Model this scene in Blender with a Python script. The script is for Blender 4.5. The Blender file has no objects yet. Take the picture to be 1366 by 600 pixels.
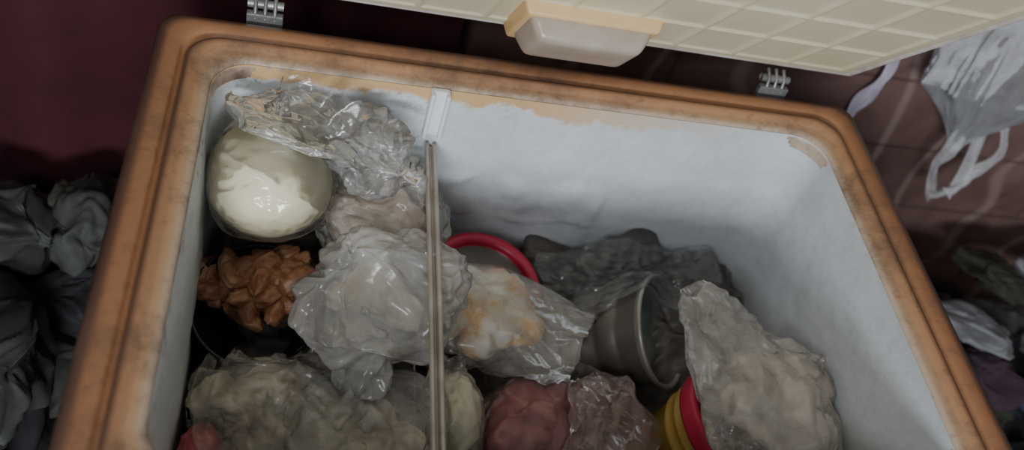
import bpy, math, random, bmesh, time
from mathutils import Vector, Matrix, noise, Euler
random.seed(7)
S=bpy.context.scene
# ---------------------------------------------------------------- camera
cam=bpy.data.cameras.new('camera'); co=bpy.data.objects.new('camera',cam); S.collection.objects.link(co)
co.matrix_world=Matrix(((.96589,-.09138,-.24229,-.3125),(-.08912,.76120,-.64237,-.667),(.24310,.64227,.72690,1.61),(0,0,0,1)))
cam.sensor_width=36; cam.lens=31.915; cam.clip_start=.01
cam.dof.use_dof=True; cam.dof.focus_distance=1.12; cam.dof.aperture_fstop=2.5
S.camera=co
# ---------------------------------------------------------------- materials
def new(name):
    m=bpy.data.materials.new(name); m.use_nodes=True; nt=m.node_tree; nt.nodes.clear()
    o=nt.nodes.new('ShaderNodeOutputMaterial'); return m,nt,o
def L(nt,a,b): nt.links.new(a,b)
def coords(nt,scale=(1,1,1)):
    t=nt.nodes.new('ShaderNodeTexCoord'); mp=nt.nodes.new('ShaderNodeMapping'); mp.inputs['Scale'].default_value=scale
    L(nt,t.outputs['Object'],mp.inputs['Vector']); return mp.outputs['Vector']
def noi(nt,vec,scale,detail=5,rough=.6,dist=0,typ=None):
    n=nt.nodes.new('ShaderNodeTexNoise')
    if typ: n.noise_type=typ
    n.inputs['Scale'].default_value=scale; n.inputs['Detail'].default_value=detail
    n.inputs['Roughness'].default_value=rough; n.inputs['Distortion'].default_value=dist; L(nt,vec,n.inputs['Vector']); return n.outputs['Fac']
def ramp(nt,fac,stops):
    r=nt.nodes.new('ShaderNodeValToRGB'); e=r.color_ramp.elements
    while len(e)<len(stops): e.new(.5)
    for i,(p,c) in enumerate(stops):
        e[i].position=p; e[i].color=(c[0],c[1],c[2],1)
    L(nt,fac,r.inputs['Fac']); return r.outputs['Color']
def mixc(nt,fac,a,b):
    m=nt.nodes.new('ShaderNodeMix'); m.data_type='RGBA'
    for s,v in ((m.inputs[0],fac),(m.inputs[6],a),(m.inputs[7],b)):
        if hasattr(v,'node'): L(nt,v,s)
        elif isinstance(v,(int,float)): s.default_value=v
        else: s.default_value=(v[0],v[1],v[2],1)
    return m.outputs[2]
def bump(nt,h,strength=.3,dist=.01,prev=None):
    b=nt.nodes.new('ShaderNodeBump'); b.inputs['Strength'].default_value=strength; b.inputs['Distance'].default_value=dist
    L(nt,h,b.inputs['Height'])
    if prev is not None: L(nt,prev,b.inputs['Normal'])
    return b.outputs['Normal']
def prin(nt,o,col,rough=.5,normal=None,**kw):
    p=nt.nodes.new('ShaderNodeBsdfPrincipled')
    if hasattr(col,'node'): L(nt,col,p.inputs['Base Color'])
    else: p.inputs['Base Color'].default_value=(col[0],col[1],col[2],1)
    if hasattr(rough,'node'): L(nt,rough,p.inputs['Roughness'])
    else: p.inputs['Roughness'].default_value=rough
    if normal is not None: L(nt,normal,p.inputs['Normal'])
    for k,v in kw.items(): p.inputs[k.replace('_',' ')].default_value=v
    if o: L(nt,p.outputs[0],o.inputs['Surface'])
    return p
def simple(name,stops,scale=20,rough=.5,bs=.2,bd=.004,bscale=None,sc=(1,1,1),**kw):
    m,nt,o=new(name); v=coords(nt,sc); f=noi(nt,v,scale)
    c=ramp(nt,f,stops); b=bump(nt,noi(nt,v,bscale or scale*3),bs,bd)
    prin(nt,o,c,rough,b,**kw); return m
def frost_mat(name,a,b):
    m,nt,o=new(name); v=coords(nt)
    c=ramp(nt,noi(nt,v,6,7,.6),[(.3,a),(.7,b)])
    c=mixc(nt,ramp(nt,noi(nt,v,60,6,.8),[(.47,(0,)*3),(.75,(.42,)*3)]),c,(.40,.42,.44))
    t=nt.nodes.new('ShaderNodeTexCoord'); s=nt.nodes.new('ShaderNodeSeparateXYZ'); L(nt,t.outputs['Object'],s.inputs[0])
    def mr(src,a0,a1):
        r=nt.nodes.new('ShaderNodeMapRange'); L(nt,src,r.inputs[0]); r.inputs[1].default_value=a0; r.inputs[2].default_value=a1; return r.outputs[0]
    def mul(x,y):
        r=nt.nodes.new('ShaderNodeMath'); r.operation='MULTIPLY'; L(nt,x,r.inputs[0]); L(nt,y,r.inputs[1]); return r.outputs[0]
    ma=nt.nodes.new('ShaderNodeMath'); ma.operation='MULTIPLY_ADD'; L(nt,noi(nt,v,16,6,.7),ma.inputs[0]); ma.inputs[1].default_value=.07; L(nt,s.outputs[2],ma.inputs[2])
    k=mul(mul(mr(ma.outputs[0],.868,.875),mr(s.outputs[1],.16,.19)),mr(s.outputs[0],.32,-.02))
    c=mixc(nt,k,c,(.70,.45,.22))
    k2=mul(mul(mr(noi(nt,v,30,6,.75),.54,.64),mr(s.outputs[2],.80,.83)),mr(s.outputs[0],.05,-.15))
    c=mixc(nt,k2,c,(.36,.33,.31))
    n=bump(nt,noi(nt,v,100,6,.78),.26,.0028)
    # fine grains of ice of varying glassiness
    rr=ramp(nt,noi(nt,v,420,2,.5),[(.58,(.65,)*3),(.68,(.15,)*3)])
    p=prin(nt,o,c,.5,n); L(nt,rr,p.inputs['Roughness'])
    return m
def plastic(name,milk=.2,tint=(.86,.88,.9),rough=.18,gl=1.3,bsc=20,bst=.30):
    m,nt,o=new(name); v=coords(nt)
    tr=nt.nodes.new('ShaderNodeBsdfTransparent'); tr.inputs[0].default_value=(.99,.99,.985,1)
    rd=noi(nt,v,bsc,2,.5,.9,'RIDGED_MULTIFRACTAL')
    n=bump(nt,rd,bst,.005); n=bump(nt,noi(nt,v,bsc*3,3,.6,1.5),bst*.4,.003,n)
    di=nt.nodes.new('ShaderNodeBsdfDiffuse'); di.inputs[0].default_value=(*tint,1); L(nt,n,di.inputs['Normal'])
    tl=nt.nodes.new('ShaderNodeBsdfTranslucent'); tl.inputs[0].default_value=(*tint,1)
    md=nt.nodes.new('ShaderNodeMixShader'); md.inputs[0].default_value=.35; L(nt,di.outputs[0],md.inputs[1]); L(nt,tl.outputs[0],md.inputs[2])
    k=ramp(nt,noi(nt,v,14,5,.65,.8),[(.3,(milk*.5,)*3),(.72,(min(1,milk*1.5),)*3)])
    m1=nt.nodes.new('ShaderNodeMixShader'); L(nt,k,m1.inputs[0]); L(nt,tr.outputs[0],m1.inputs[1]); L(nt,md.outputs[0],m1.inputs[2])
    g=nt.nodes.new('ShaderNodeBsdfGlossy'); g.inputs['Roughness'].default_value=rough; L(nt,n,g.inputs['Normal'])
    fr=nt.nodes.new('ShaderNodeFresnel'); fr.inputs[0].default_value=1.45; L(nt,n,fr.inputs['Normal'])
    mu=nt.nodes.new('ShaderNodeMath'); mu.operation='MULTIPLY'; mu.use_clamp=True; L(nt,fr.outputs[0],mu.inputs[0]); mu.inputs[1].default_value=gl
    m2=nt.nodes.new('ShaderNodeMixShader'); L(nt,mu.outputs[0],m2.inputs[0]); L(nt,m1.outputs[0],m2.inputs[1]); L(nt,g.outputs[0],m2.inputs[2])
    L(nt,m2.outputs[0],o.inputs['Surface']); return m

M={}
M['frost']=frost_mat('wall_frost',(.60,.635,.67),(.76,.79,.825))
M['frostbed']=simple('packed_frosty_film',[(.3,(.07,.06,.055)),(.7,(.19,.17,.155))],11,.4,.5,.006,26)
M['bag0']=plastic('stretched_clear_bag',.08,(.95,.95,.95),.13,gl=1.4,bst=.18)
M['bag']=plastic('clear_bag',.18,(.97,.97,.96),.17,1.35)
M['bagm']=plastic('milky_bag',.24,(.98,.95,.90))
M['bagf']=plastic('cloudy_bag',.30,(.97,.93,.87))
M['bagw']=plastic('white_bag',.38,(.98,.96,.93))
M['bagd']=plastic('thin_bag',.18,(.97,.92,.83))
M['bagp']=plastic('pink_bag',.24,(.88,.60,.58))
M['hang']=plastic('carrier_film',.62,(.96,.97,.98),.3,.6,14,.35)
M['dough']=simple('cream_fat',[(.35,(.86,.78,.53)),(.65,(.93,.87,.65))],9,.5,.05,.002)
M['meat']=simple('pale_meat',[(.3,(.64,.46,.34)),(.5,(.80,.65,.52)),(.7,(.88,.80,.70))],14,.45,.3,.005)
M['meatw']=simple('frozen_chicken',[(.3,(.68,.55,.40)),(.5,(.84,.74,.60)),(.7,(.92,.86,.75))],10,.45,.3,.005)
M['meatd']=simple('frozen_fish',[(.3,(.56,.46,.38)),(.5,(.70,.61,.52)),(.7,(.80,.73,.65))],12,.45,.3,.005)
M['chick']=simple('marinated_chicken',[(.3,(.16,.06,.03)),(.5,(.37,.16,.08)),(.72,(.60,.36,.22))],30,.33,.4,.004)
M['red']=simple('red_plastic',[(.3,(.46,.012,.05)),(.7,(.58,.03,.08))],10,.35,.05)
M['redmeat']=simple('red_meat',[(.3,(.32,.03,.05)),(.55,(.48,.11,.13)),(.75,(.60,.30,.29))],12,.42,.3,.005)
M['mixed']=simple('orange_stew',[(.42,(.88,.85,.80)),(.5,(.86,.72,.52)),(.56,(.82,.44,.12)),(.7,(.88,.82,.74))],19,.45,.3,.005)
M['yellow']=simple('yellow_plastic',[(.3,(.40,.25,.05)),(.7,(.54,.35,.09))],8,.35,.05)
M['black']=simple('black_plastic',[(.3,(.012,.012,.014)),(.7,(.03,.03,.032))],12,.25,.1)
M['tin']=simple('steel_tin',[(.3,(.13,.117,.105)),(.7,(.23,.21,.19))],14,.42,.1,Metallic=.5)
M['tinlip']=simple('tin_lip',[(.3,(.32,.30,.27)),(.7,(.45,.43,.39))],14,.35,.1,Metallic=.5)
M['tinin']=simple('tin_inside_ice',[(.35,(.11,.125,.115)),(.65,(.23,.26,.245))],25,.3,.4)
M['wire']=simple('divider_wire',[(.3,(.36,.31,.27)),(.7,(.54,.49,.45))],30,.35,.1,Metallic=.4)
M['clip']=simple('white_plastic',[(.3,(.80,.83,.85)),(.7,(.90,.92,.94))],15,.4,.05)
M['hinge']=simple('hinge_steel',[(.3,(.22,.22,.22)),(.7,(.40,.40,.40))],30,.4,.2,Metallic=.6)
M['flat']=simple('frosted_packet',[(.3,(.050,.043,.038)),(.7,(.11,.097,.085))],9,.45,.2,.004)

def rimmat():
    m,nt,o=new('aged_copper_rim'); v=coords(nt)
    at=nt.nodes.new('ShaderNodeAttribute'); at.attribute_name='off'
    base=ramp(nt,at.outputs['Fac'],[(0,(.55,.43,.33)),(.12,(.52,.32,.19)),(.30,(.44,.225,.115)),(.42,(.12,.065,.043)),(.52,(.41,.195,.095)),(.76,(.36,.165,.08)),(.86,(.13,.07,.048)),(1,(.06,.035,.028))])
    g=ramp(nt,noi(nt,v,6,9,.76),[(.48,(0,)*3),(.65,(.8,)*3)])
    g2=ramp(nt,noi(nt,v,55,4,.7),[(.55,(0,)*3),(.75,(.55,)*3)])
    c=mixc(nt,g,base,(.15,.085,.058)); c=mixc(nt,g2,c,(.12,.07,.05))
    prin(nt,o,c,.40,bump(nt,noi(nt,v,60,6,.7),.2,.003)); return m
M['rim']=rimmat()
M['body']=simple('brown_enamel',[(.3,(.16,.09,.06)),(.7,(.24,.14,.09))],6,.45,.1)
M['lidpanel']=simple('cream_lid_plastic',[(.3,(.74,.66,.44)),(.7,(.81,.74,.53))],5,.4,.04)
M['gasket']=simple('worn_gasket',[(.35,(.46,.37,.33)),(.6,(.68,.64,.60))],16,.55,.2)
M['peach']=simple('peach_housing',[(.3,(.76,.48,.21)),(.7,(.84,.62,.34))],10,.4,.06)
def lens():
    m,nt,o=new('frosted_lens'); v=coords(nt)
    p=prin(nt,o,ramp(nt,noi(nt,v,20),[(.3,(.58,.47,.38)),(.7,(.72,.63,.54))]),.28,None); p.inputs['Transmission Weight'].default_value=.3; return m
M['lens']=lens()
# ---------------------------------------------------------------- helpers
def empty(name,loc=(0,0,0)):
    e=bpy.data.objects.new(name,None); e.location=loc; S.collection.objects.link(e); return e
def mesh(name,vs,fs,mats,parent=None,smooth=True,fm=None):
    me=bpy.data.meshes.new(name); me.from_pydata([tuple(v) for v in vs],[],fs); me.update()
    for m in (mats if isinstance(mats,list) else [mats]): me.materials.append(m)
    if smooth: me.polygons.foreach_set('use_smooth',[True]*len(me.polygons))
    if fm: me.polygons.foreach_set('material_index',fm)
    ob=bpy.data.objects.new(name,me); S.collection.objects.link(ob)
    if parent: ob.parent=parent
    return ob
def ring_faces(nr,n,closed=True,base=0):
    f=[]
    for i in range(nr-1):
        for j in range(n if closed else n-1):
            k=(j+1)%n; f.append((base+i*n+j,base+i*n+k,base+(i+1)*n+k,base+(i+1)*n+j))
    return f
def lathe(name,prof,mat,n=48,M4=None,parent=None,fm=None,mats=None,cap0=True,cap1=False,wob=0,seed=0):
    vs=[];M4=M4 or Matrix()
    for (r,z) in prof:
        for j in range(n):
            a=2*math.pi*j/n; rr=r*(1+wob*noise.noise(Vector((math.cos(a)*2,math.sin(a)*2,z*20+seed))))
            vs.append(M4@Vector((rr*math.cos(a),rr*math.sin(a),z)))
    fs=ring_faces(len(prof),n); idx=[]
    if fm:
        for i in range(len(prof)-1): idx+= [fm[i]]*n
    if cap0: fs.append(tuple(reversed(range(n)))); idx.append(fm[0] if fm else 0)
    if cap1: fs.append(tuple(range((len(prof)-1)*n,len(prof)*n))); idx.append(fm[-1] if fm else 0)
    return mesh(name,vs,fs,mats or mat,parent,True,idx if fm else None)
def ridge(p):
    return 1-2.4*abs(noise.noise(p))
def crease(p,f,seed):
    w=p*f+Vector((seed*3.1,seed*1.7,seed*5.3)); q=w+noise.noise_vector(w*.5)*.8
    return .5*ridge(q)+.32*ridge(q*1.9+Vector((9,2,4)))+.18*ridge(q*3.7)
def basis(d):
    d=Vector(d).normalized(); return d.to_track_quat('Z','Y').to_matrix().to_4x4()
COLL=[]; CLOTH=[]
def lumpdata(c,dims,seed,amp,f,rot,n,lf,base=0):
    vs=[];m=n//2
    Rm=Euler([math.radians(a) for a in rot]).to_matrix()
    for i in range(m+1):
        ph=math.pi*(i/m*.98+.01)
        for j in range(n):
            a=2*math.pi*j/n; p=Vector((math.sin(ph)*math.cos(a),math.sin(ph)*math.sin(a),-math.cos(ph)))
            k=1+amp*crease(p,f,seed)
            q=p*k+noise.noise_vector(p*1.2+Vector((seed,0,0)))*amp*lf
            q=Vector((q.x*dims[0],q.y*dims[1],q.z*dims[2])); vs.append(Rm@q+Vector(c))
    fs=ring_faces(m+1,n,True,base)+[tuple(base+k for k in reversed(range(n))),tuple(base+k for k in range(m*n,(m+1)*n))]
    return vs,fs
def lump(name,c,dims,seed,mat,parent=None,amp=.12,f=2.2,rot=(0,0,0),n=72,lf=1.2,col=False,cloth=None):
    vs,fs=lumpdata(c,dims,seed,amp,f,rot,n,lf)
    ob=mesh(name,vs,fs,mat,parent)
    if col: COLL.append(ob)
    if cloth: CLOTH.append((ob,)+cloth)
    return ob
def chunks(name,c,dims,count,size,seed,mat,parent,n=30,amp=.22):
    """pile of irregular pieces of food as one mesh"""
    rn=random.Random(seed); V=[];F=[]
    for k in range(count):
        a=k*2.4+rn.uniform(-.4,.4); r=((k+.5)/count)**.5*.8
        x,y=r*math.cos(a),r*math.sin(a)
        p=(c[0]+x*dims[0],c[1]+y*dims[1],c[2]+dims[2]*(.7*(1-r*r)+rn.uniform(-.25,.25)))
        s=(size*rn.uniform(.8,1.5),size*rn.uniform(.6,1.0),size*rn.uniform(.5,.8))
        v,f=lumpdata(p,s,seed+k*3,amp,1.5,(rn.uniform(-30,30),rn.uniform(-30,30),rn.uniform(0,180)),n,1.3,len(V)); V+=v;F+=f
    ob=mesh(name,V,F,mat,parent); COLL.append(ob); return ob
def film(name,c,dims,seed,mat,parent=None,tail=(0,0,1),tail_len=1.0,tail_r=.35,flare=.6,amp=.08,f=2.2,n=92,nb=44,nn=22,pl=8,bend=(0,0,0),lf=1.6,grow=.2,grav=.25):
    B=basis(tail); vs=[]; C=Vector(c); bend=Vector(bend); tot=nb+nn
    for i in range(tot+1):
        if i<=nb:
            t=(i+.6)/(nb+.6); ph=math.pi*.80*t; r=math.sin(ph); z=-math.cos(ph); tt=0
            if t>.6:
                u=(t-.6)/.4; r=r*(1-u)+u*tail_r
            z0=z
        else:
            tt=(i-nb)/nn; z=z0+tail_len*tt; r=tail_r+(flare-tail_r)*tt
        gather=max(0,min(1,(i/tot-.45)/.35))
        for j in range(n):
            a=2*math.pi*j/n; ca,sa=math.cos(a),math.sin(a)
            w=1+gather*(.12*math.sin(pl*a+seed+3*noise.noise(Vector((ca*1.5,sa*1.5,seed+z))))+.2*noise.noise(Vector((ca*3,sa*3,seed*2.3))))
            p=Vector((r*w*ca,r*w*sa,z))
            d=Vector((ca,sa,.2))
            p+=d*crease(Vector((ca*max(r,.3),sa*max(r,.3),z*.9)),f,seed)*amp
            p+=noise.noise_vector(p*1.3+Vector((seed,3,0)))*amp*lf
            q=B@p
            q=Vector((q.x*dims[0],q.y*dims[1],q.z*dims[2]))
            vs.append(C+q+bend*tt*tt)
    fs=ring_faces(tot+1,n)+[tuple(reversed(range(n)))]
    ob=mesh(name,vs,fs,mat,parent)
    CLOTH.append((ob,grow,grav)); return ob
def sheet(name,c,sx,sy,seed,mat,parent,rot=0,n=70,amp=.012,grow=.25,grav=.35):
    vs=[]; R=Matrix.Rotation(math.radians(rot),3,'Z')
    for j in range(n+1):
        for i in range(n+1):
            u=i/n*2-1;v=j/n*2-1
            e=1+.12*noise.noise(Vector((math.atan2(v,u)*1.5,seed,0)))
            q=R@Vector((u*sx*e,v*sy*e,amp*crease(Vector((u,v,0)),1.8,seed)))
            vs.append(q+Vector(c))
    ob=mesh(name,vs,ring_faces(n+1,n+1,False),mat,parent); CLOTH.append((ob,grow,grav)); return ob
def simulate(frames):
    for ob in COLL:
        m=ob.modifiers.new('col','COLLISION'); ob.collision.thickness_outer=.0015; ob.collision.thickness_inner=.01
    for ob,grow,grav in CLOTH:
        m=ob.modifiers.new('cloth','CLOTH'); s=m.settings
        s.quality=5; s.mass=.05; s.tension_stiffness=8; s.compression_stiffness=8; s.shear_stiffness=3; s.bending_stiffness=.02
        s.tension_damping=3; s.compression_damping=3; s.air_damping=3
        s.shrink_min=-grow; s.effector_weights.gravity=grav
        cs=m.collision_settings; cs.use_collision=True; cs.distance_min=.0015; cs.collision_quality=2; cs.use_self_collision=False
        m.point_cache.frame_start=1; m.point_cache.frame_end=frames+5
    for f in range(1,frames+1): S.frame_set(f)
    dg=bpy.context.evaluated_depsgraph_get()
    for ob,_,_ in CLOTH:
        ev=ob.evaluated_get(dg); co_=[0.0]*(3*len(ob.data.vertices)); ev.data.vertices.foreach_get('co',co_)
        bad=any((not math.isfinite(v)) or abs(v)>3 for v in co_)
        ob.modifiers.clear()
        if not bad: ob.data.vertices.foreach_set('co',co_)
        else: print('BAD',ob.name)
        ob.data.update()
        sm=ob.modifiers.new('subdiv','SUBSURF'); sm.levels=1; sm.render_levels=1
    for ob in COLL: ob.modifiers.clear()
    S.frame_set(1)
def box(name,c,s,mat,parent=None,bev=.003,M4=None):
    bm=bmesh.new(); bmesh.ops.create_cube(bm,size=1)
    for v in bm.verts: v.co=Vector((v.co.x*s[0],v.co.y*s[1],v.co.z*s[2]))
    bmesh.ops.bevel(bm,geom=bm.edges[:],offset=bev,segments=3,affect='EDGES',profile=.6)
    MM=M4 if M4 else Matrix.Translation(c)
    bm.transform(MM); me=bpy.data.meshes.new(name); bm.to_mesh(me); bm.free(); me.materials.append(mat)
    ob=bpy.data.objects.new(name,me); S.collection.objects.link(ob)
    if parent: ob.parent=parent
    return ob
def tube(name,pts,r,mat,parent=None,n=10):
    cu=bpy.data.curves.new(name,'CURVE'); cu.dimensions='3D'; cu.bevel_depth=r; cu.bevel_resolution=3
    sp=cu.splines.new('POLY'); sp.points.add(len(pts)-1)
    for q,p in zip(sp.points,pts): q.co=(*p,1)
    cu.materials.append(mat); ob=bpy.data.objects.new(name,cu); S.collection.objects.link(ob)
    if parent: ob.parent=parent
    return ob
X0,X1,Y0,Y1,ZT=-.413,.413,-.31,.22,.86
# ---------------------------------------------------------------- contents (bags are settled by cloth simulation)
def bedz(x,y):
    z=.545+.04*noise.fractal(Vector((x*6,y*6,2)),.9,2,4)+.028*crease(Vector((x,y,0)),9,4)
    if x<-.13: z+=.04
    else: z-=.025
    z+= .035*max(0,(y-.08)/.13) if x>0 else 0
    return z
def grid(N,x0,x1,y0,y1):
    return [(x0+(x1-x0)*i/N,y0+(y1-y0)*j/N,bedz(x0+(x1-x0)*i/N,y0+(y1-y0)*j/N)) for j in range(N+1) for i in range(N+1)]
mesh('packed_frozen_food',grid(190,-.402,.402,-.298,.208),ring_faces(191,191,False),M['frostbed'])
proxies=[mesh('tmp_bed',grid(50,-.41,.41,-.31,.22),ring_faces(51,51,False),M['frostbed'])]
wv=[]
for z in (.3,.6,.9):
    for (x,y) in ((-.405,-.30),(.405,-.30),(.405,.212),(-.405,.212)): wv.append((x,y,z))
proxies.append(mesh('tmp_wall',wv,[tuple(reversed(f)) for f in ring_faces(3,4)],M['frostbed']))
COLL+=proxies

b=empty('bagged_fat_ball')
lump('fat_ball',(-.334,.118,.765),(.075,.074,.072),3,M['dough'],b,.012,1.2,lf=2,col=True)
film('bag_film',(-.334,.120,.767),(.082,.082,.080),11,M['bag0'],b,tail=(.45,.55,.55),tail_len=.7,tail_r=.6,flare=.8,amp=.02,grav=.02,grow=.08)
film('gathered_film',(-.302,.138,.814),(.096,.058,.034),14,M['bag'],b,tail=(.9,.1,.2),tail_len=.25,tail_r=.7,flare=.8,amp=.20,f=1.7,grav=.01,grow=.14)
lump('gathered_film_2',(-.250,.140,.800),(.062,.056,.042),19,M['bag'],b,.26,1.8,(0,-10,10),96,1.4,cloth=(.16,.01))
b=empty('bagged_meat')
chunks('meat',(-.208,.130,.700),(.060,.052,.032),9,.030,8,M['meat'],b,amp=.14)
film('bag_film',(-.204,.128,.712),(.086,.074,.060),17,M['bagm'],b,tail=(-.1,.6,.8),tail_len=.5,tail_r=.6,flare=.7,amp=.12,grav=.12,grow=.22)
b=empty('chicken_bowl')
TM=Matrix.Translation((-.334,.012,.634))@Euler((math.radians(8),math.radians(4),0)).to_matrix().to_4x4()
COLL.append(lathe('bowl',[(.045,-.04),(.058,-.036),(.072,.0),(.082,.022),(.086,.024),(.086,.020),(.076,.0),(.05,-.035)],M['black'],60,TM,b,wob=.05))
rnd=random.Random(9)
for k in range(32):
    a=rnd.uniform(0,6.28); r=.066*rnd.random()**.5
    lump('chicken_piece',(-.334+r*math.cos(a),.040+r*.70*math.sin(a),.648+.026*(1-(r/.066)**2)+rnd.uniform(-.006,.006)),(rnd.uniform(.021,.034),rnd.uniform(.012,.017),rnd.uniform(.010,.014)),k+30,M['chick'],b,.18,1.4,(rnd.uniform(-35,35),rnd.uniform(-35,35),rnd.uniform(0,180)),44,1.5,col=(k%6==0))
b=empty('crumpled_food_bag')
chunks('pale_food',(-.205,.000,.694),(.046,.046,.018),7,.026,21,M['meatw'],b)
lump('bag_film',(-.197,.008,.720),(.082,.074,.054),23,M['bagw'],b,.26,1.8,(10,-8,15),112,1.7,cloth=(.22,.06))
lump('bag_tail',(-.203,-.062,.702),(.044,.058,.032),24,M['bagw'],b,.24,1.7,(16,0,4),84,1.6,cloth=(.20,.12))
b=empty('frozen_chicken_bag')
chunks('chicken',(-.305,-.125,.618),(.084,.064,.030),10,.034,41,M['meatw'],b,amp=.15)
film('bag_film',(-.300,-.128,.632),(.106,.092,.062),43,M['bagd'],b,tail=(-.7,.1,.4),tail_len=.3,tail_r=.55,flare=.55,amp=.12,grav=.25,grow=.2)
chunks('meat',(-.205,-.170,.618),(.066,.080,.030),10,.034,45,M['meatw'],b,amp=.15)
film('bag_film_2',(-.205,-.175,.632),(.086,.104,.060),47,M['bagm'],b,tail=(.1,-.9,.3),tail_len=.3,tail_r=.6,flare=.6,amp=.12,grav=.25,grow=.22)
sheet('loose_film',(-.265,-.165,.712),.11,.10,5,M['bagd'],b,20,70,.02,.25,.3)
b=empty('red_meat_piece')
lump('meat',(-.378,-.198,.640),(.024,.04,.028),51,M['redmeat'],b,.2,1.8,col=True)
b=empty('red_tub')
TM=Matrix.Translation((-.034,.098,.612))@Euler((math.radians(4),math.radians(4),0)).to_matrix().to_4x4()
lathe('tub_body',[(.06,-.10),(.065,-.098),(.076,-.008),(.076,.0)],M['red'],64,TM,b)
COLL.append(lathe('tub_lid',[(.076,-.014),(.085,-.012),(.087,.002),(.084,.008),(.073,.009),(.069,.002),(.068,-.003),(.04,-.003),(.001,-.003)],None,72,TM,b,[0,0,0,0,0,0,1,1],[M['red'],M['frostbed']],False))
b=empty('bagged_stew')
chunks('stew',(-.042,.036,.630),(.084,.064,.020),16,.028,61,M['mixed'],b,amp=.15)
film('bag_film',(-.014,.020,.642),(.102,.078,.044),63,M['bagm'],b,tail=(.8,-.3,.1),tail_len=.35,tail_r=.6,flare=.6,amp=.12,grav=.25,grow=.2)
b=empty('steel_tin_can')
ax=Vector((.685,-.283,.667)).normalized()
TM=Matrix.Translation(Vector((.236,.050,.596)))@basis(ax)
R_=.083;H=.115
pr=[(R_-.006,-H),(R_,-H+.002),(R_,-H+.006),(R_-.003,-H+.010),(R_-.003,-H*.66),(R_-.0045,-H*.63),(R_-.003,-H*.6),(R_-.003,-H*.36),(R_-.0045,-H*.33),(R_-.003,-H*.3),(R_-.003,-.008),(R_,-.004),(R_+.002,0),(R_+.001,.003),(R_-.003,.003),(R_-.006,-.001),(R_-.007,-.01),(R_-.008,-.040)]
COLL.append(lathe('can_body',pr,None,80,TM,b,[0]*10+[1]*5+[0]*2,[M['tin'],M['tinlip']]))
lathe('can_contents',[(R_-.008,-.020),(R_-.012,-.023),(.05,-.026),(.03,-.024),(.001,-.027)],M['tinin'],60,TM,b,cap0=False,wob=.02)
b=empty('bagged_red_meat')
chunks('red_meat',(.025,-.100,.580),(.064,.052,.014),9,.030,71,M['redmeat'],b,amp=.12)
film('bag_film',(.028,-.100,.596),(.082,.070,.042),73,M['bagp'],b,tail=(.8,.2,.3),tail_len=.4,tail_r=.6,flare=.6,amp=.12,grav=.3,grow=.24)
lump('loose_film',(.112,-.100,.606),(.066,.062,.032),77,M['bagp'],b,.24,1.7,(0,10,0),90,1.5,cloth=(.2,.1))
b=empty('bagged_bread_dough')
lump('dough',(-.085,-.105,.610),(.032,.050,.034),81,M['dough'],b,.12,1.6,col=True)
film('bag_film',(-.085,-.100,.618),(.042,.066,.046),83,M['bagm'],b,tail=(.0,.9,.3),tail_len=.4,tail_r=.5,flare=.6,amp=.12,grav=.2,n=80,grow=.22)
b=empty('yellow_tub')
TM=Matrix.Translation((.300,-.118,.628))@Euler((math.radians(0),math.radians(22),0)).to_matrix().to_4x4()
lathe('tub_body',[(.066,-.14),(.070,-.138),(.078,-.060),(.0815,-.058),(.0815,-.054),(.079,-.052),(.080,-.040),(.0835,-.038),(.0835,-.034),(.081,-.032),(.084,-.004)],M['yellow'],80,TM,b)
COLL.append(lathe('tub_lid',[(.0845,-.020),(.089,-.020),(.0905,-.016),(.0905,.002),(.088,.007),(.082,.007),(.079,.002),(.04,.001),(.001,.001)],M['red'],80,TM,b,cap0=False))
b=empty('frozen_fish_bag')
chunks('frozen_fish',(.330,-.125,.684),(.060,.080,.020),10,.038,91,M['meatd'],b,amp=.12)
film('bag_film',(.318,-.118,.710),(.100,.116,.056),93,M['bagf'],b,tail=(-.5,.85,.15),tail_len=.60,tail_r=.50,flare=.15,amp=.10,grav=.10,grow=.2)
def packet(name,c,s,rot,seed,mat):
    vs=[];N=40
    E=Euler([math.radians(a) for a in rot]).to_matrix()
    for sgn in (1,-1):
        for j in range(N+1):
            for i in range(N+1):
                u=i/N*2-1; v=j/N*2-1
                h=sgn*s[2]*(1-abs(u)**4)**.5*(1-abs(v)**4)**.5*(1+.3*noise.noise(Vector((u*2,v*2,seed+sgn))))
                vs.append(E@Vector((u*s[0]*(1+.08*noise.noise(Vector((v*2,seed,1)))),v*s[1]*(1+.08*noise.noise(Vector((u*2,seed,5)))),h+.003*crease(Vector((u,v,0)),1.2,seed)))+Vector(c))
    fs=ring_faces(N+1,N+1,False)+ring_faces(N+1,N+1,False,(N+1)**2)
    ob=mesh(name,vs,fs,mat); COLL.append(ob); return ob
pk=packet('frozen_food_packet',(.205,.155,.596),(.078,.058,.012),(34,0,34),5,M['flat'])
packet('frozen_food_packet',(.10,.170,.560),(.065,.045,.014),(30,10,-14),9,M['flat'])
packet('frozen_food_packet',(.32,.130,.570),(.065,.06,.014),(25,-12,25),13,M['flat'])
sheet('packet_wrap',(.20,.130,.662),.135,.062,15,M['bag0'],pk,6,60,.014,.22,.3)
t0=time.time()
simulate(20)
print('SIMTIME',time.time()-t0)
for p in proxies: bpy.data.objects.remove(p)

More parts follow.
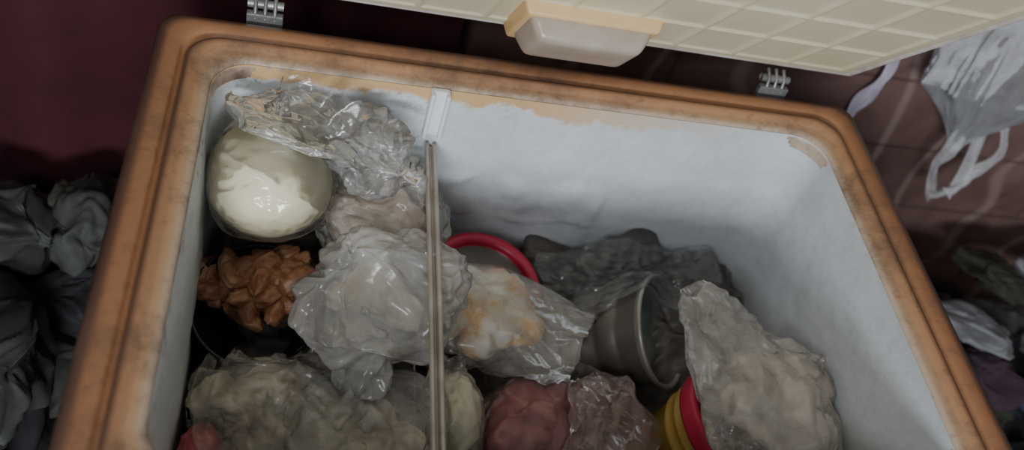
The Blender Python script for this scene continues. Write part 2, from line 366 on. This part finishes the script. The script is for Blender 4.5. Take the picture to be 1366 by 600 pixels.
# ---------------------------------------------------------------- chest freezer
fz=empty('chest_freezer')
def rr_path(off,rad,seg=14,nx=110,ny=74):
    x0,x1,y0,y1=X0-off,X1+off,Y0-off,Y1+off; r=max(.004,rad)
    pts=[]
    def line(a,b,n):
        for i in range(n): pts.append((a[0]+(b[0]-a[0])*i/n,a[1]+(b[1]-a[1])*i/n))
    def arc(cx,cy,a0):
        for i in range(seg):
            a=math.radians(a0+90*i/seg); pts.append((cx+r*math.cos(a),cy+r*math.sin(a)))
    line((x0+r,y0),(x1-r,y0),nx); arc(x1-r,y0+r,-90)
    line((x1,y0+r),(x1,y1-r),ny); arc(x1-r,y1-r,0)
    line((x1-r,y1),(x0+r,y1),nx); arc(x0+r,y1-r,90)
    line((x0,y1-r),(x0,y0+r),ny); arc(x0+r,y0+r,180)
    return pts
W=.070
prof=[(-.002,.835),(-.002,.853),(.001,.8585),(.005,.860),(.012,.8605),(.016,.862),(.020,.8665),(.025,.868),(.029,.8665),(.0315,.861),(.0335,.8575),(.036,.8575),(.038,.862),(.041,.8655),(.055,.8665),(.062,.866),(.067,.863),(.070,.857),(.0705,.84),(.0705,.80)]
vs=[];offs=[]
for (o_,z) in prof:
    for (x,y) in rr_path(o_,.048-o_*.36):
        wz=.0012*noise.noise(Vector((x*6,y*6,3)))
        vs.append((x,y,z+wz)); offs.append(min(1,max(0,o_/W)))
n=len(rr_path(0,.05))
rim=mesh('rim',vs,ring_faces(len(prof),n),M['rim'],fz)
a=rim.data.attributes.new('off','FLOAT','POINT'); a.data.foreach_set('value',offs)
vs=[];zs=[.845,.80,.5,.2,.05]
for z in zs:
    for (x,y) in rr_path(.0685,.023): vs.append((x,y,z))
fs=ring_faces(len(zs),n); fs.append(tuple(range((len(zs)-1)*n,len(zs)*n)))
mesh('cabinet',vs,fs,M['body'],fz)
vs=[];NZ=110
def liner_pt(x,y,z):
    dep=(ZT-z); k=min(1,max(0,dep-.012)/.10)
    th=.0022+.004*k*(noise.fractal(Vector((x*6,y*6,z*6)),.9,2.0,4)+.5)+.0008*noise.noise(Vector((x*80,y*80,z*80)))*k
    if y>.15 and -.13<x<.14:
        e=(.715+.03*noise.noise(Vector((x*14,1,2)))-z)
        if 0<e<.09: th+=.012*min(1,e/.01)*max(0,noise.noise(Vector((x*18,z*18,4)))+.35)
    return th
for i in range(NZ+1):
    z=.856-(.856-.14)*(i/NZ)
    for (x,y),(xi,yi) in zip(rr_path(0,.048),rr_path(-.03,.03)):
        d=Vector((xi-x,yi-y)); d.normalize(); th=liner_pt(x,y,z)
        vs.append((x+d.x*th,y+d.y*th,z))
fs=ring_faces(NZ+1,n); fs.append(tuple(range(NZ*n,(NZ+1)*n)))
mesh('frosted_liner',vs,fs,M['frost'],fz)
for i,hx in enumerate((-.36,.355)):
    box(f'hinge_plate_{i+1}',(hx,.297,.850),(.045,.010,.05),M['hinge'],fz,.002)
    tube(f'hinge_knuckle_{i+1}',[(hx-.022,.306,.882),(hx+.022,.306,.882)],.006,M['hinge'],fz)
    for k in (-.012,.0,.012):
        tube(f'hinge_spring_{i+1}',[(hx+k,.294,.868),(hx+k,.300,.885),(hx+k,.315,.892)],.0025,M['hinge'],fz)
# ---- lid
ang=math.radians(52); c_,s_=math.cos(ang),math.sin(ang)
LM=Matrix(((1,0,0,0),(0,-c_,-s_,.3245),(0,s_,-c_,.895),(0,0,0,1)))
def padz(x,v):
    ex=min(x+.48,.48-x); ev=min(v,.66-v); e=min(ex,ev)
    if e<.012: return .004*math.sin(math.pi*min(1,e/.012))
    if e<.016: return -.003
    h=.008*min(1,(e-.016)/.012)
    if e>.042:
        gx=.0875; gv=.096
        fx=((x+.4375)/gx)%1; fv=((v-.042)/gv)%1
        d=min(min(fx,1-fx)*gx,min(fv,1-fv)*gv)
        if d<.0045: h+=.0022*max(0,1-(d/.0045)**2)
        h-=.0012*min(1,max(0,(d-.0045))/.003)
    return h
NXl,NVl=420,300; vs=[];fm=[]
for j in range(NVl+1):
    v=.66*j/NVl
    for i in range(NXl+1):
        x=-.48+.96*i/NXl; vs.append(LM@Vector((x,v,padz(x,v))))
fs=[]
for j in range(NVl):
    for i in range(NXl):
        k=j*(NXl+1)+i; fs.append((k,k+1,k+NXl+2,k+NXl+1))
        x=-.48+.96*(i+.5)/NXl; v=.66*(j+.5)/NVl
        fm.append(1 if min(x+.48,.48-x,v,.66-v)<.014 else 0)
mesh('lid_inner_panel',vs,fs,[M['lidpanel'],M['gasket']],fz,True,fm)
box('lid_shell',None,(.968,.668,.05),M['body'],fz,.012,LM@Matrix.Translation((0,.33,-.029)))
def frustum(name,x0,x1,v0,v1,z0,z1,ins,mat,bev):
    bm=bmesh.new(); ps=[(x0,v0,z0),(x1,v0,z0),(x1,v1,z0),(x0,v1,z0),(x0+ins,v0+ins,z1),(x1-ins,v0+ins,z1),(x1-ins,v1-ins*.4,z1),(x0+ins,v1-ins*.4,z1)]
    V=[bm.verts.new(p) for p in ps]
    for f in [(3,2,1,0),(4,5,6,7),(0,1,5,4),(1,2,6,5),(2,3,7,6),(3,0,4,7)]: bm.faces.new([V[i] for i in f])
    bmesh.ops.bevel(bm,geom=bm.edges[:],offset=bev,segments=5,affect='EDGES',profile=.6); bm.transform(LM)
    me=bpy.data.meshes.new(name); bm.to_mesh(me); bm.free(); me.materials.append(mat)
    me.polygons.foreach_set('use_smooth',[True]*len(me.polygons))
    ob=bpy.data.objects.new(name,me); S.collection.objects.link(ob); ob.parent=fz
frustum('lamp_base',-.060,.122,.02,.142,.004,.026,.006,M['peach'],.006)
frustum('lamp_lens',-.052,.112,.034,.138,.020,.054,.016,M['lens'],.012)

# ---------------------------------------------------------------- divider
dv=empty('basket_divider')
box('wall_channel_l',(-.145,.209,.820),(.005,.016,.076),M['clip'],dv,.002)
box('wall_channel_r',(-.125,.209,.820),(.005,.016,.076),M['clip'],dv,.002)
box('wall_channel_back',(-.135,.214,.820),(.024,.008,.076),M['clip'],dv,.002)
for k,dx in enumerate((-.005,.005)):
    tube(f'top_rod_{k}',[(-.133+dx,.205,.768),(-.136+dx,-.05,.770),(-.141+dx,-.30,.771)],.0032,M['wire'],dv)
tube('top_rod_2',[(-.133,.205,.762),(-.136,-.05,.764),(-.141,-.30,.765)],.0032,M['wire'],dv)
for k in range(7):
    y=.19-.075*k
    tube(f'upright_{k}',[(-.134,y,.765),(-.134,y,.42)],.0014,M['wire'],dv)
for z in (.62,.50):
    tube('cross_rod',[(-.134,.2,z),(-.138,-.30,z)],.0018,M['wire'],dv)

# ---------------------------------------------------------------- room
M['floor']=simple('dusty_floor',[(.3,(.05,.04,.035)),(.7,(.09,.075,.065))],6,.7,.2)
def marble():
    m,nt,o=new('veined_brown_panel'); v=coords(nt)
    base=ramp(nt,noi(nt,v,7,6,.6,.8),[(.3,(.12,.067,.058)),(.7,(.23,.14,.125))])
    w=nt.nodes.new('ShaderNodeTexWave'); w.inputs['Scale'].default_value=1.6; w.inputs['Distortion'].default_value=9; w.inputs['Detail'].default_value=2; w.inputs['Detail Scale'].default_value=1.2; L(nt,v,w.inputs['Vector'])
    k=ramp(nt,w.outputs['Fac'],[(.955,(0,)*3),(.995,(.5,)*3)])
    c=mixc(nt,k,base,(.38,.28,.25))
    t=nt.nodes.new('ShaderNodeTexCoord'); s=nt.nodes.new('ShaderNodeSeparateXYZ'); L(nt,t.outputs['Object'],s.inputs[0])
    cb=nt.nodes.new('ShaderNodeCombineXYZ'); L(nt,s.outputs[0],cb.inputs[0]); L(nt,s.outputs[2],cb.inputs[1])
    br=nt.nodes.new('ShaderNodeTexBrick'); L(nt,cb.outputs[0],br.inputs['Vector']); br.inputs['Scale'].default_value=1; br.inputs['Brick Width'].default_value=.60; br.inputs['Row Height'].default_value=.155; br.inputs['Mortar Size'].default_value=.004
    br.inputs['Color1'].default_value=(0,0,0,1); br.inputs['Color2'].default_value=(0,0,0,1); br.inputs['Mortar'].default_value=(.5,.5,.5,1)
    c=mixc(nt,br.outputs['Color'],c,(.06,.035,.03))
    prin(nt,o,c,.4,None); return m
M['marble']=marble()
M['maroon']=simple('maroon_cloth',[(.3,(.045,.006,.012)),(.7,(.08,.012,.02))],5,.85,.3)
M['plaster']=simple('dim_plaster',[(.3,(.16,.12,.11)),(.7,(.2,.16,.14))],4,.85,.2)
def quad(name,pts,mat): return mesh(name,pts,[(0,1,2,3)],mat,None,False)
quad('floor',[(-1.8,-2.6,0),(1.8,-2.6,0),(1.8,.50,0),(-1.8,.50,0)],M['floor'])
quad('wall_back',[(-1.8,.50,0),(1.8,.50,0),(1.8,.50,2.5),(-1.8,.50,2.5)],M['marble'])
quad('wall_left',[(-1.8,-2.6,0),(-1.8,.50,0),(-1.8,.50,2.5),(-1.8,-2.6,2.5)],M['plaster'])
quad('wall_right',[(1.8,.50,0),(1.8,-2.6,0),(1.8,-2.6,2.5),(1.8,.50,2.5)],M['plaster'])
vs=[];N=160;K=40
for j in range(K+1):
    z=.02+2.2*j/K
    for i in range(N+1):
        x=-1.7+1.62*i/N; vs.append((x,.455+.010*math.sin(x*30+1.5*noise.noise(Vector((x*3,z*1.2,0))))+.012*noise.noise(Vector((x*9,z*3,1))),z))
mesh('maroon_curtain',vs,ring_faces(K+1,N+1,False),M['maroon'])
cloth=[simple('grey_green_cloth',[(.3,(.030,.033,.028)),(.7,(.065,.07,.06))],8,.7,.2,.006,40),
 simple('charcoal_cloth',[(.3,(.013,.013,.015)),(.7,(.03,.03,.034))],8,.8,.3),
 simple('pale_grey_cloth',[(.3,(.06,.064,.057)),(.7,(.105,.11,.10))],8,.7,.2,.006,40),
 simple('indigo_cloth',[(.3,(.05,.05,.11)),(.7,(.12,.12,.22))],8,.8,.3),
 simple('olive_cloth',[(.3,(.03,.03,.022)),(.7,(.055,.055,.04))],8,.85,.3),
 simple('plum_cloth',[(.3,(.04,.02,.03)),(.7,(.07,.04,.055))],8,.85,.3),
 simple('white_cloth',[(.3,(.2,.2,.21)),(.7,(.30,.30,.31))],8,.8,.3)]
def folds(p,f,seed):
    w=p*f+Vector((seed*2.1,seed*.7,seed)); q=w+noise.noise_vector(w*.6)*1.3
    return .55*ridge(q*1.1)+.3*math.sin(q.x*4+q.y*2.5)+.3*ridge(q*2.6)
def pile(name,items,seed):
    vs=[];fs=[];fm=[];rn=random.Random(seed); n=96;m=48
    for (c,d,mi) in items:
        b0=len(vs); sd=rn.uniform(0,50); E=Euler((rn.uniform(-.4,.4),rn.uniform(-.4,.4),rn.uniform(0,3))).to_matrix()
        for i in range(m+1):
            ph=math.pi*i/m
            for j in range(n):
                a=2*math.pi*j/n; p=Vector((math.sin(ph)*math.cos(a),math.sin(ph)*math.sin(a),-math.cos(ph)))
                p=p*(1+.20*folds(p,1.8,sd))+noise.noise_vector(p*1.2+Vector((sd,0,0)))*.5; q=E@Vector((p.x*d[0],p.y*d[1],p.z*d[2])); vs.append(q+Vector(c))
        g=ring_faces(m+1,n,True,b0); fs+=g; fm+=[mi]*len(g)
    return mesh(name,vs,fs,cloth,None,True,fm)
rn=random.Random(12); it=[]
it.append(((-.92,0,.18),(.32,.38,.18),1))
for k in range(60):
    x=rn.uniform(-1.15,-.60); y=rn.uniform(-.42,.36)
    it.append(((x,y,.34+rn.uniform(-.07,.12)),(rn.uniform(.05,.09),rn.uniform(.04,.08),rn.uniform(.02,.05)),rn.choice([0,0,1,2,4,0,4,1])))
pile('clothes_pile',it,2)
it=[((.95,0,.18),(.34,.38,.18),1)]
for k in range(64):
    x=rn.uniform(.62,1.25); y=rn.uniform(-.42,.34)
    it.append(((x,y,.38+rn.uniform(-.08,.12)),(rn.uniform(.05,.09),rn.uniform(.04,.08),rn.uniform(.02,.05)),rn.choice([1,1,3,3,5,1,4,1,6] if y<.1 else [1,5,1,4,6])))
pile('clothes_pile',it,3)
b=empty('carrier_bag')
vs=[];n=120;K=90
for i in range(K+1):
    t=i/K; z=1.02-.33*t; r=.12*(.55+.45*math.sin(math.pi*min(1,t*.9+.15)))*(1 if t<.6 else max(.22,1-(t-.6)*2.1))
    for j in range(n):
        a=2*math.pi*j/n; ca,sa=math.cos(a),math.sin(a)
        k=1+.36*crease(Vector((ca*.9,sa*.9,z*2.2)),2.2,7)+.07*math.sin(9*a+z*6)
        vs.append((.835+r*k*ca+.02*t,.435+r*.36*k*sa,z))
mesh('bag_film',vs,ring_faces(K+1,n),M['hang'],b)
def ribbon(name,pts,w,mat,parent,seed=0):
    vs=[]; N=60; P=[Vector(p) for p in pts]
    for i in range(N+1):
        t=i/N*(len(P)-1); k=min(int(t),len(P)-2); f_=t-k
        p0=P[max(0,k-1)];p1=P[k];p2=P[k+1];p3=P[min(len(P)-1,k+2)]
        q=.5*((2*p1)+(p2-p0)*f_+(2*p0-5*p1+4*p2-p3)*f_**2+(3*p1-p0-3*p2+p3)*f_**3)
        tg=(p2-p1).normalized(); sd=tg.cross(Vector((0,-1,.2))).normalized()
        for j in range(7):
            s=(j/6-.5)*w*(1+.3*math.sin(i*.3+seed)); vs.append(q+sd*s+Vector((0,-1,0))*.007*math.sin(j*1.4+i*.2+seed))
    return mesh(name,vs,ring_faces(N+1,7,False),mat,parent)
ribbon('handle_1',[(.83,.43,.76),(.842,.425,.69),(.838,.42,.65),(.86,.41,.598),(.875,.415,.590),(.90,.415,.61),(.905,.42,.65),(.875,.43,.75)],.022,M['hang'],b)
ribbon('handle_2',[(.90,.43,.78),(.935,.42,.72),(.93,.42,.67),(.915,.415,.63),(.89,.41,.60)],.022,M['hang'],b,2)
M['lav']=simple('lavender_ribbon',[(.3,(.42,.37,.46)),(.7,(.56,.50,.60))],10,.6,.1)
ribbon('lavender_strap',[(.61,.490,.92),(.655,.487,.87),(.67,.485,.82),(.668,.485,.77),(.662,.485,.72),(.655,.485,.66)],.024,M['lav'],None)

# ---------------------------------------------------------------- light
w=bpy.data.worlds.new('world'); S.world=w; w.use_nodes=True
bg=w.node_tree.nodes['Background']; bg.inputs[0].default_value=(.85,.92,1,1); bg.inputs[1].default_value=.235
def area(name,loc,target,size,sy,power,col):
    l=bpy.data.lights.new(name,'AREA'); l.shape='RECTANGLE'; l.size=size; l.size_y=sy; l.energy=power; l.color=col
    o=bpy.data.objects.new(name,l); S.collection.objects.link(o); o.location=loc
    o.rotation_euler=(Vector(target)-Vector(loc)).to_track_quat('-Z','Y').to_euler(); return o
area('window_light',(-.45,-2.5,1.54),(0,.2,.75),1.1,.36,54,(.89,.945,1))
area('added_glint_light',(-1.1,-1.7,2.3),(0,.0,.7),.5,.5,12,(.95,.97,1))  # extra lamp added to give the bag films glints, no real opening there
